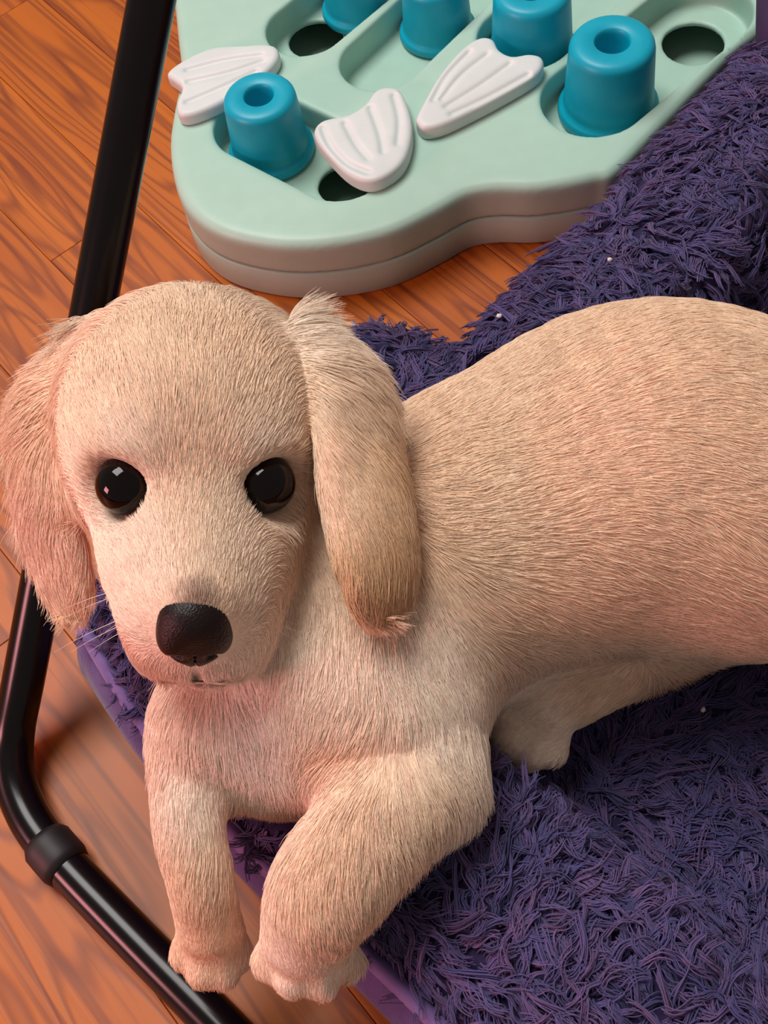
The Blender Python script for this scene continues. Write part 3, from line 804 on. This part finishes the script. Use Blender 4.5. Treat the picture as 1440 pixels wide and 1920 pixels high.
def fur(count):
    A, B, C4, D4 = PV[PQ[:, 0]], PV[PQ[:, 1]], PV[PQ[:, 2]], PV[PQ[:, 3]]
    fn = np.cross(C4 - A, D4 - B); ar = np.linalg.norm(fn, axis=1); fn /= np.maximum(ar, 1e-12)[:, None]
    cen = (A + C4) / 2
    cx, cy = project(cen)
    vis = (cx > -250) & (cx < 1650) & (cy > 300) & (cy < 2150)
    face = np.linalg.norm(cen - hp(0, .04, 0), axis=1) < 0.075
    wgt = ar * np.where(vis, 1, 0.12) * np.where(face, 1.7, 1)
    wgt *= np.where((fn @ -CF) < -0.45, 0.35, 1)
    i = rng.choice(len(A), count, p=wgt / wgt.sum())
    u, v = rng.random((count, 1)), rng.random((count, 1))
    P = (1 - u) * (1 - v) * A[i] + u * (1 - v) * B[i] + u * v * C4[i] + (1 - u) * v * D4[i]
    N = fn[i]
    D, L, Af, Cc = field(P)
    ok = np.ones(count, bool)
    loc = (P - Hc) @ HB.T / HS
    for s in (-1, 1): ok &= np.linalg.norm(P - EYE[s], axis=1) / HS > .0106
    ok &= np.linalg.norm((loc - [0, .0900, -.0035]) / [.0130, .010, .0112], axis=1) > 1.0
    ok &= P[:, 2] > 0.02
    P, N, D, L, Af, Cc = P[ok], N[ok], D[ok], L[ok], Af[ok], Cc[ok]
    n = len(P)
    sw = lambda f, a: np.sin(P @ np.array(f) + a)
    # coherent waves in the lie of the coat
    wav = 0.20 * sw((110, 70, 50), 0) * sw((40, 120, 90), 1) + 0.12 * sw((-330, 260, 310), 2) * sw((150, 410, -220), 3)
    T = D - N * (D * N).sum(1)[:, None]; T /= np.maximum(np.linalg.norm(T, axis=1)[:, None], 1e-6)
    side = np.cross(N, T)
    wav = wav * np.clip(L / 0.010, 0.35, 1.4) + rng.normal(0, 0.09, n)
    T = T * np.cos(wav)[:, None] + side * np.sin(wav)[:, None]; side = np.cross(N, T)
    L = L * rng.uniform(0.65, 1.15, n)
    lift = Af + rng.normal(0, 0.07, n)
    K = 5; Sg = np.linspace(0, 1, K)
    amp = np.clip((L - 0.010) / 0.010, 0, 1) * 0.0008
    phs = sw((150, 80, 120), 0.5) * 3
    pts = np.empty((n, K, 3))
    for si, s in enumerate(Sg):
        a = lift * (1 - 0.75 * s)
        pts[:, si] = P + (T * np.cos(a)[:, None] * s + N * (np.sin(a) * (s + 0.5 * s * (1 - s)))[:, None]) * L[:, None] + side * (amp * np.sin(phs + s * 5.0) * s)[:, None]
    # gather neighbouring hairs into locks
    ng = n // 26
    kd = kdtree.KDTree(ng)
    for j in range(ng): kd.insert(P[j], j)
    kd.balance()
    near = np.fromiter((kd.find(p)[1] for p in P), int, n)
    cl = np.clip((L - 0.004) / 0.010, 0, 1) * 0.55
    for si, s in enumerate(Sg):
        f = (cl * s ** 1.5)[:, None]
        off = (P - P[near])
        pts[:, si] += -off * f * 0.9
    tone = rng.uniform(0.90, 1.09, n) * rng.uniform(0.93, 1.06, ng)[near]
    cols = np.clip(Cc * tone[:, None], 0, 1)
    rad = np.outer(np.where(L < 0.006, 0.00010, 0.00012), np.array([1, .95, .8, .55, .2]))
    o = hair_obj('fur', pts, rad, cols, FURM, PUP); o['kind'] = 'stuff'
fur(FUR_COUNT)

# eyes: dark glossy balls in dark rims
EYEM = mat('dark_eye', lin(9, 4, 3), 0.05, Specular_IOR_Level=0.28)
for s in (-1, 1):
    prof_e = [(max(1e-5, math.sin(t) * .0105 * HS), -math.cos(t) * .0105 * HS) for t in np.linspace(0, math.pi, 24)]
    v_, f_ = lathe(prof_e, 32)
    c = EYE[s] - unit(EYE[s] - hp(0, .012, 0)) * .0001 * HS
    o = mesh_obj('eye', np.array(v_) + c, f_, EYEM, PUP)
    tag(o, 'glossy dark brown eye')
# nose leather with two nostrils
def nose():
    h = 0.0006; R3 = HB
    ext = 0.02
    lo = NOSE_C - ext; n = int(2 * ext / h)
    xs, ys, zs = [lo[a] + h * np.arange(n) for a in range(3)]
    X = np.stack(np.meshgrid(xs, ys, zs, indexing='ij'), -1) - Hc
    L = X @ R3.T / HS
    x, y, z = L[..., 0], L[..., 1], L[..., 2]
    el = lambda c, r: (np.sqrt(((L - np.array(c)) ** 2 / np.array(r) ** 2).sum(-1)) - 1) * min(r)
    d = el((0, .0860, .0008), (.0120, .0108, .0102))
    d = smin(d, el((-.0055, .0905, -.0050), (.0070, .0072, .0075)), .004)
    d = smin(d, el((.0055, .0905, -.0050), (.0070, .0072, .0075)), .004)
    d = smin(d, el((0, .0930, -.0105), (.0055, .0050, .0060)), .005)
    for s in (-1, 1):
        d = smax(d, -el((s * .0058, .0985, -.0070), (.0024, .0040, .0017)), .0015)
        d = smax(d, -el((s * .0098, .0955, -.0090), (.0026, .0032, .0011)), .0012)
    g = np.maximum(np.abs(x) - .0003, np.maximum(z + .005, .090 - y)); d = smax(d, -g, .0008)
    V, Q = surface_nets(d, lo, h); V = relax(V, Q, 2)
    nm = grain(mat('nose_leather', lin(24, 12, 13), 0.40, Specular_IOR_Level=0.3), lin(17, 8, 9), 700, 0.6, bump=0.35, bscale=1500)
    tag(mesh_obj('nose', V, Q, nm, PUP), 'dark brown-black nose')
nose()
# whiskers
wp = []
for s in (-1, 1):
    for j in range(7):
        a = hp(s * (.012 + .0012 * (j % 3)), .080 - .003 * j, -.010 - .0022 * (j % 4))
        dr = unit(Hx * s * 1.0 + Hm * (0.15 - .1 * j / 3) - Hu * (0.25 + .08 * (j % 4)))
        ln = .024 + .006 * (j % 3)
        wp.append([a + dr * ln * t - Hu * .010 * t * t for t in np.linspace(0, 1, 5)])
wp = np.array(wp)
hair_obj('whiskers', wp, np.tile(np.array([.00012, .00011, .0001, .00007, .00003]), (len(wp), 1)), np.tile(np.array(lin(230, 215, 205)[:3]), (len(wp), 1)), FURM, PUP)['kind'] = 'stuff'
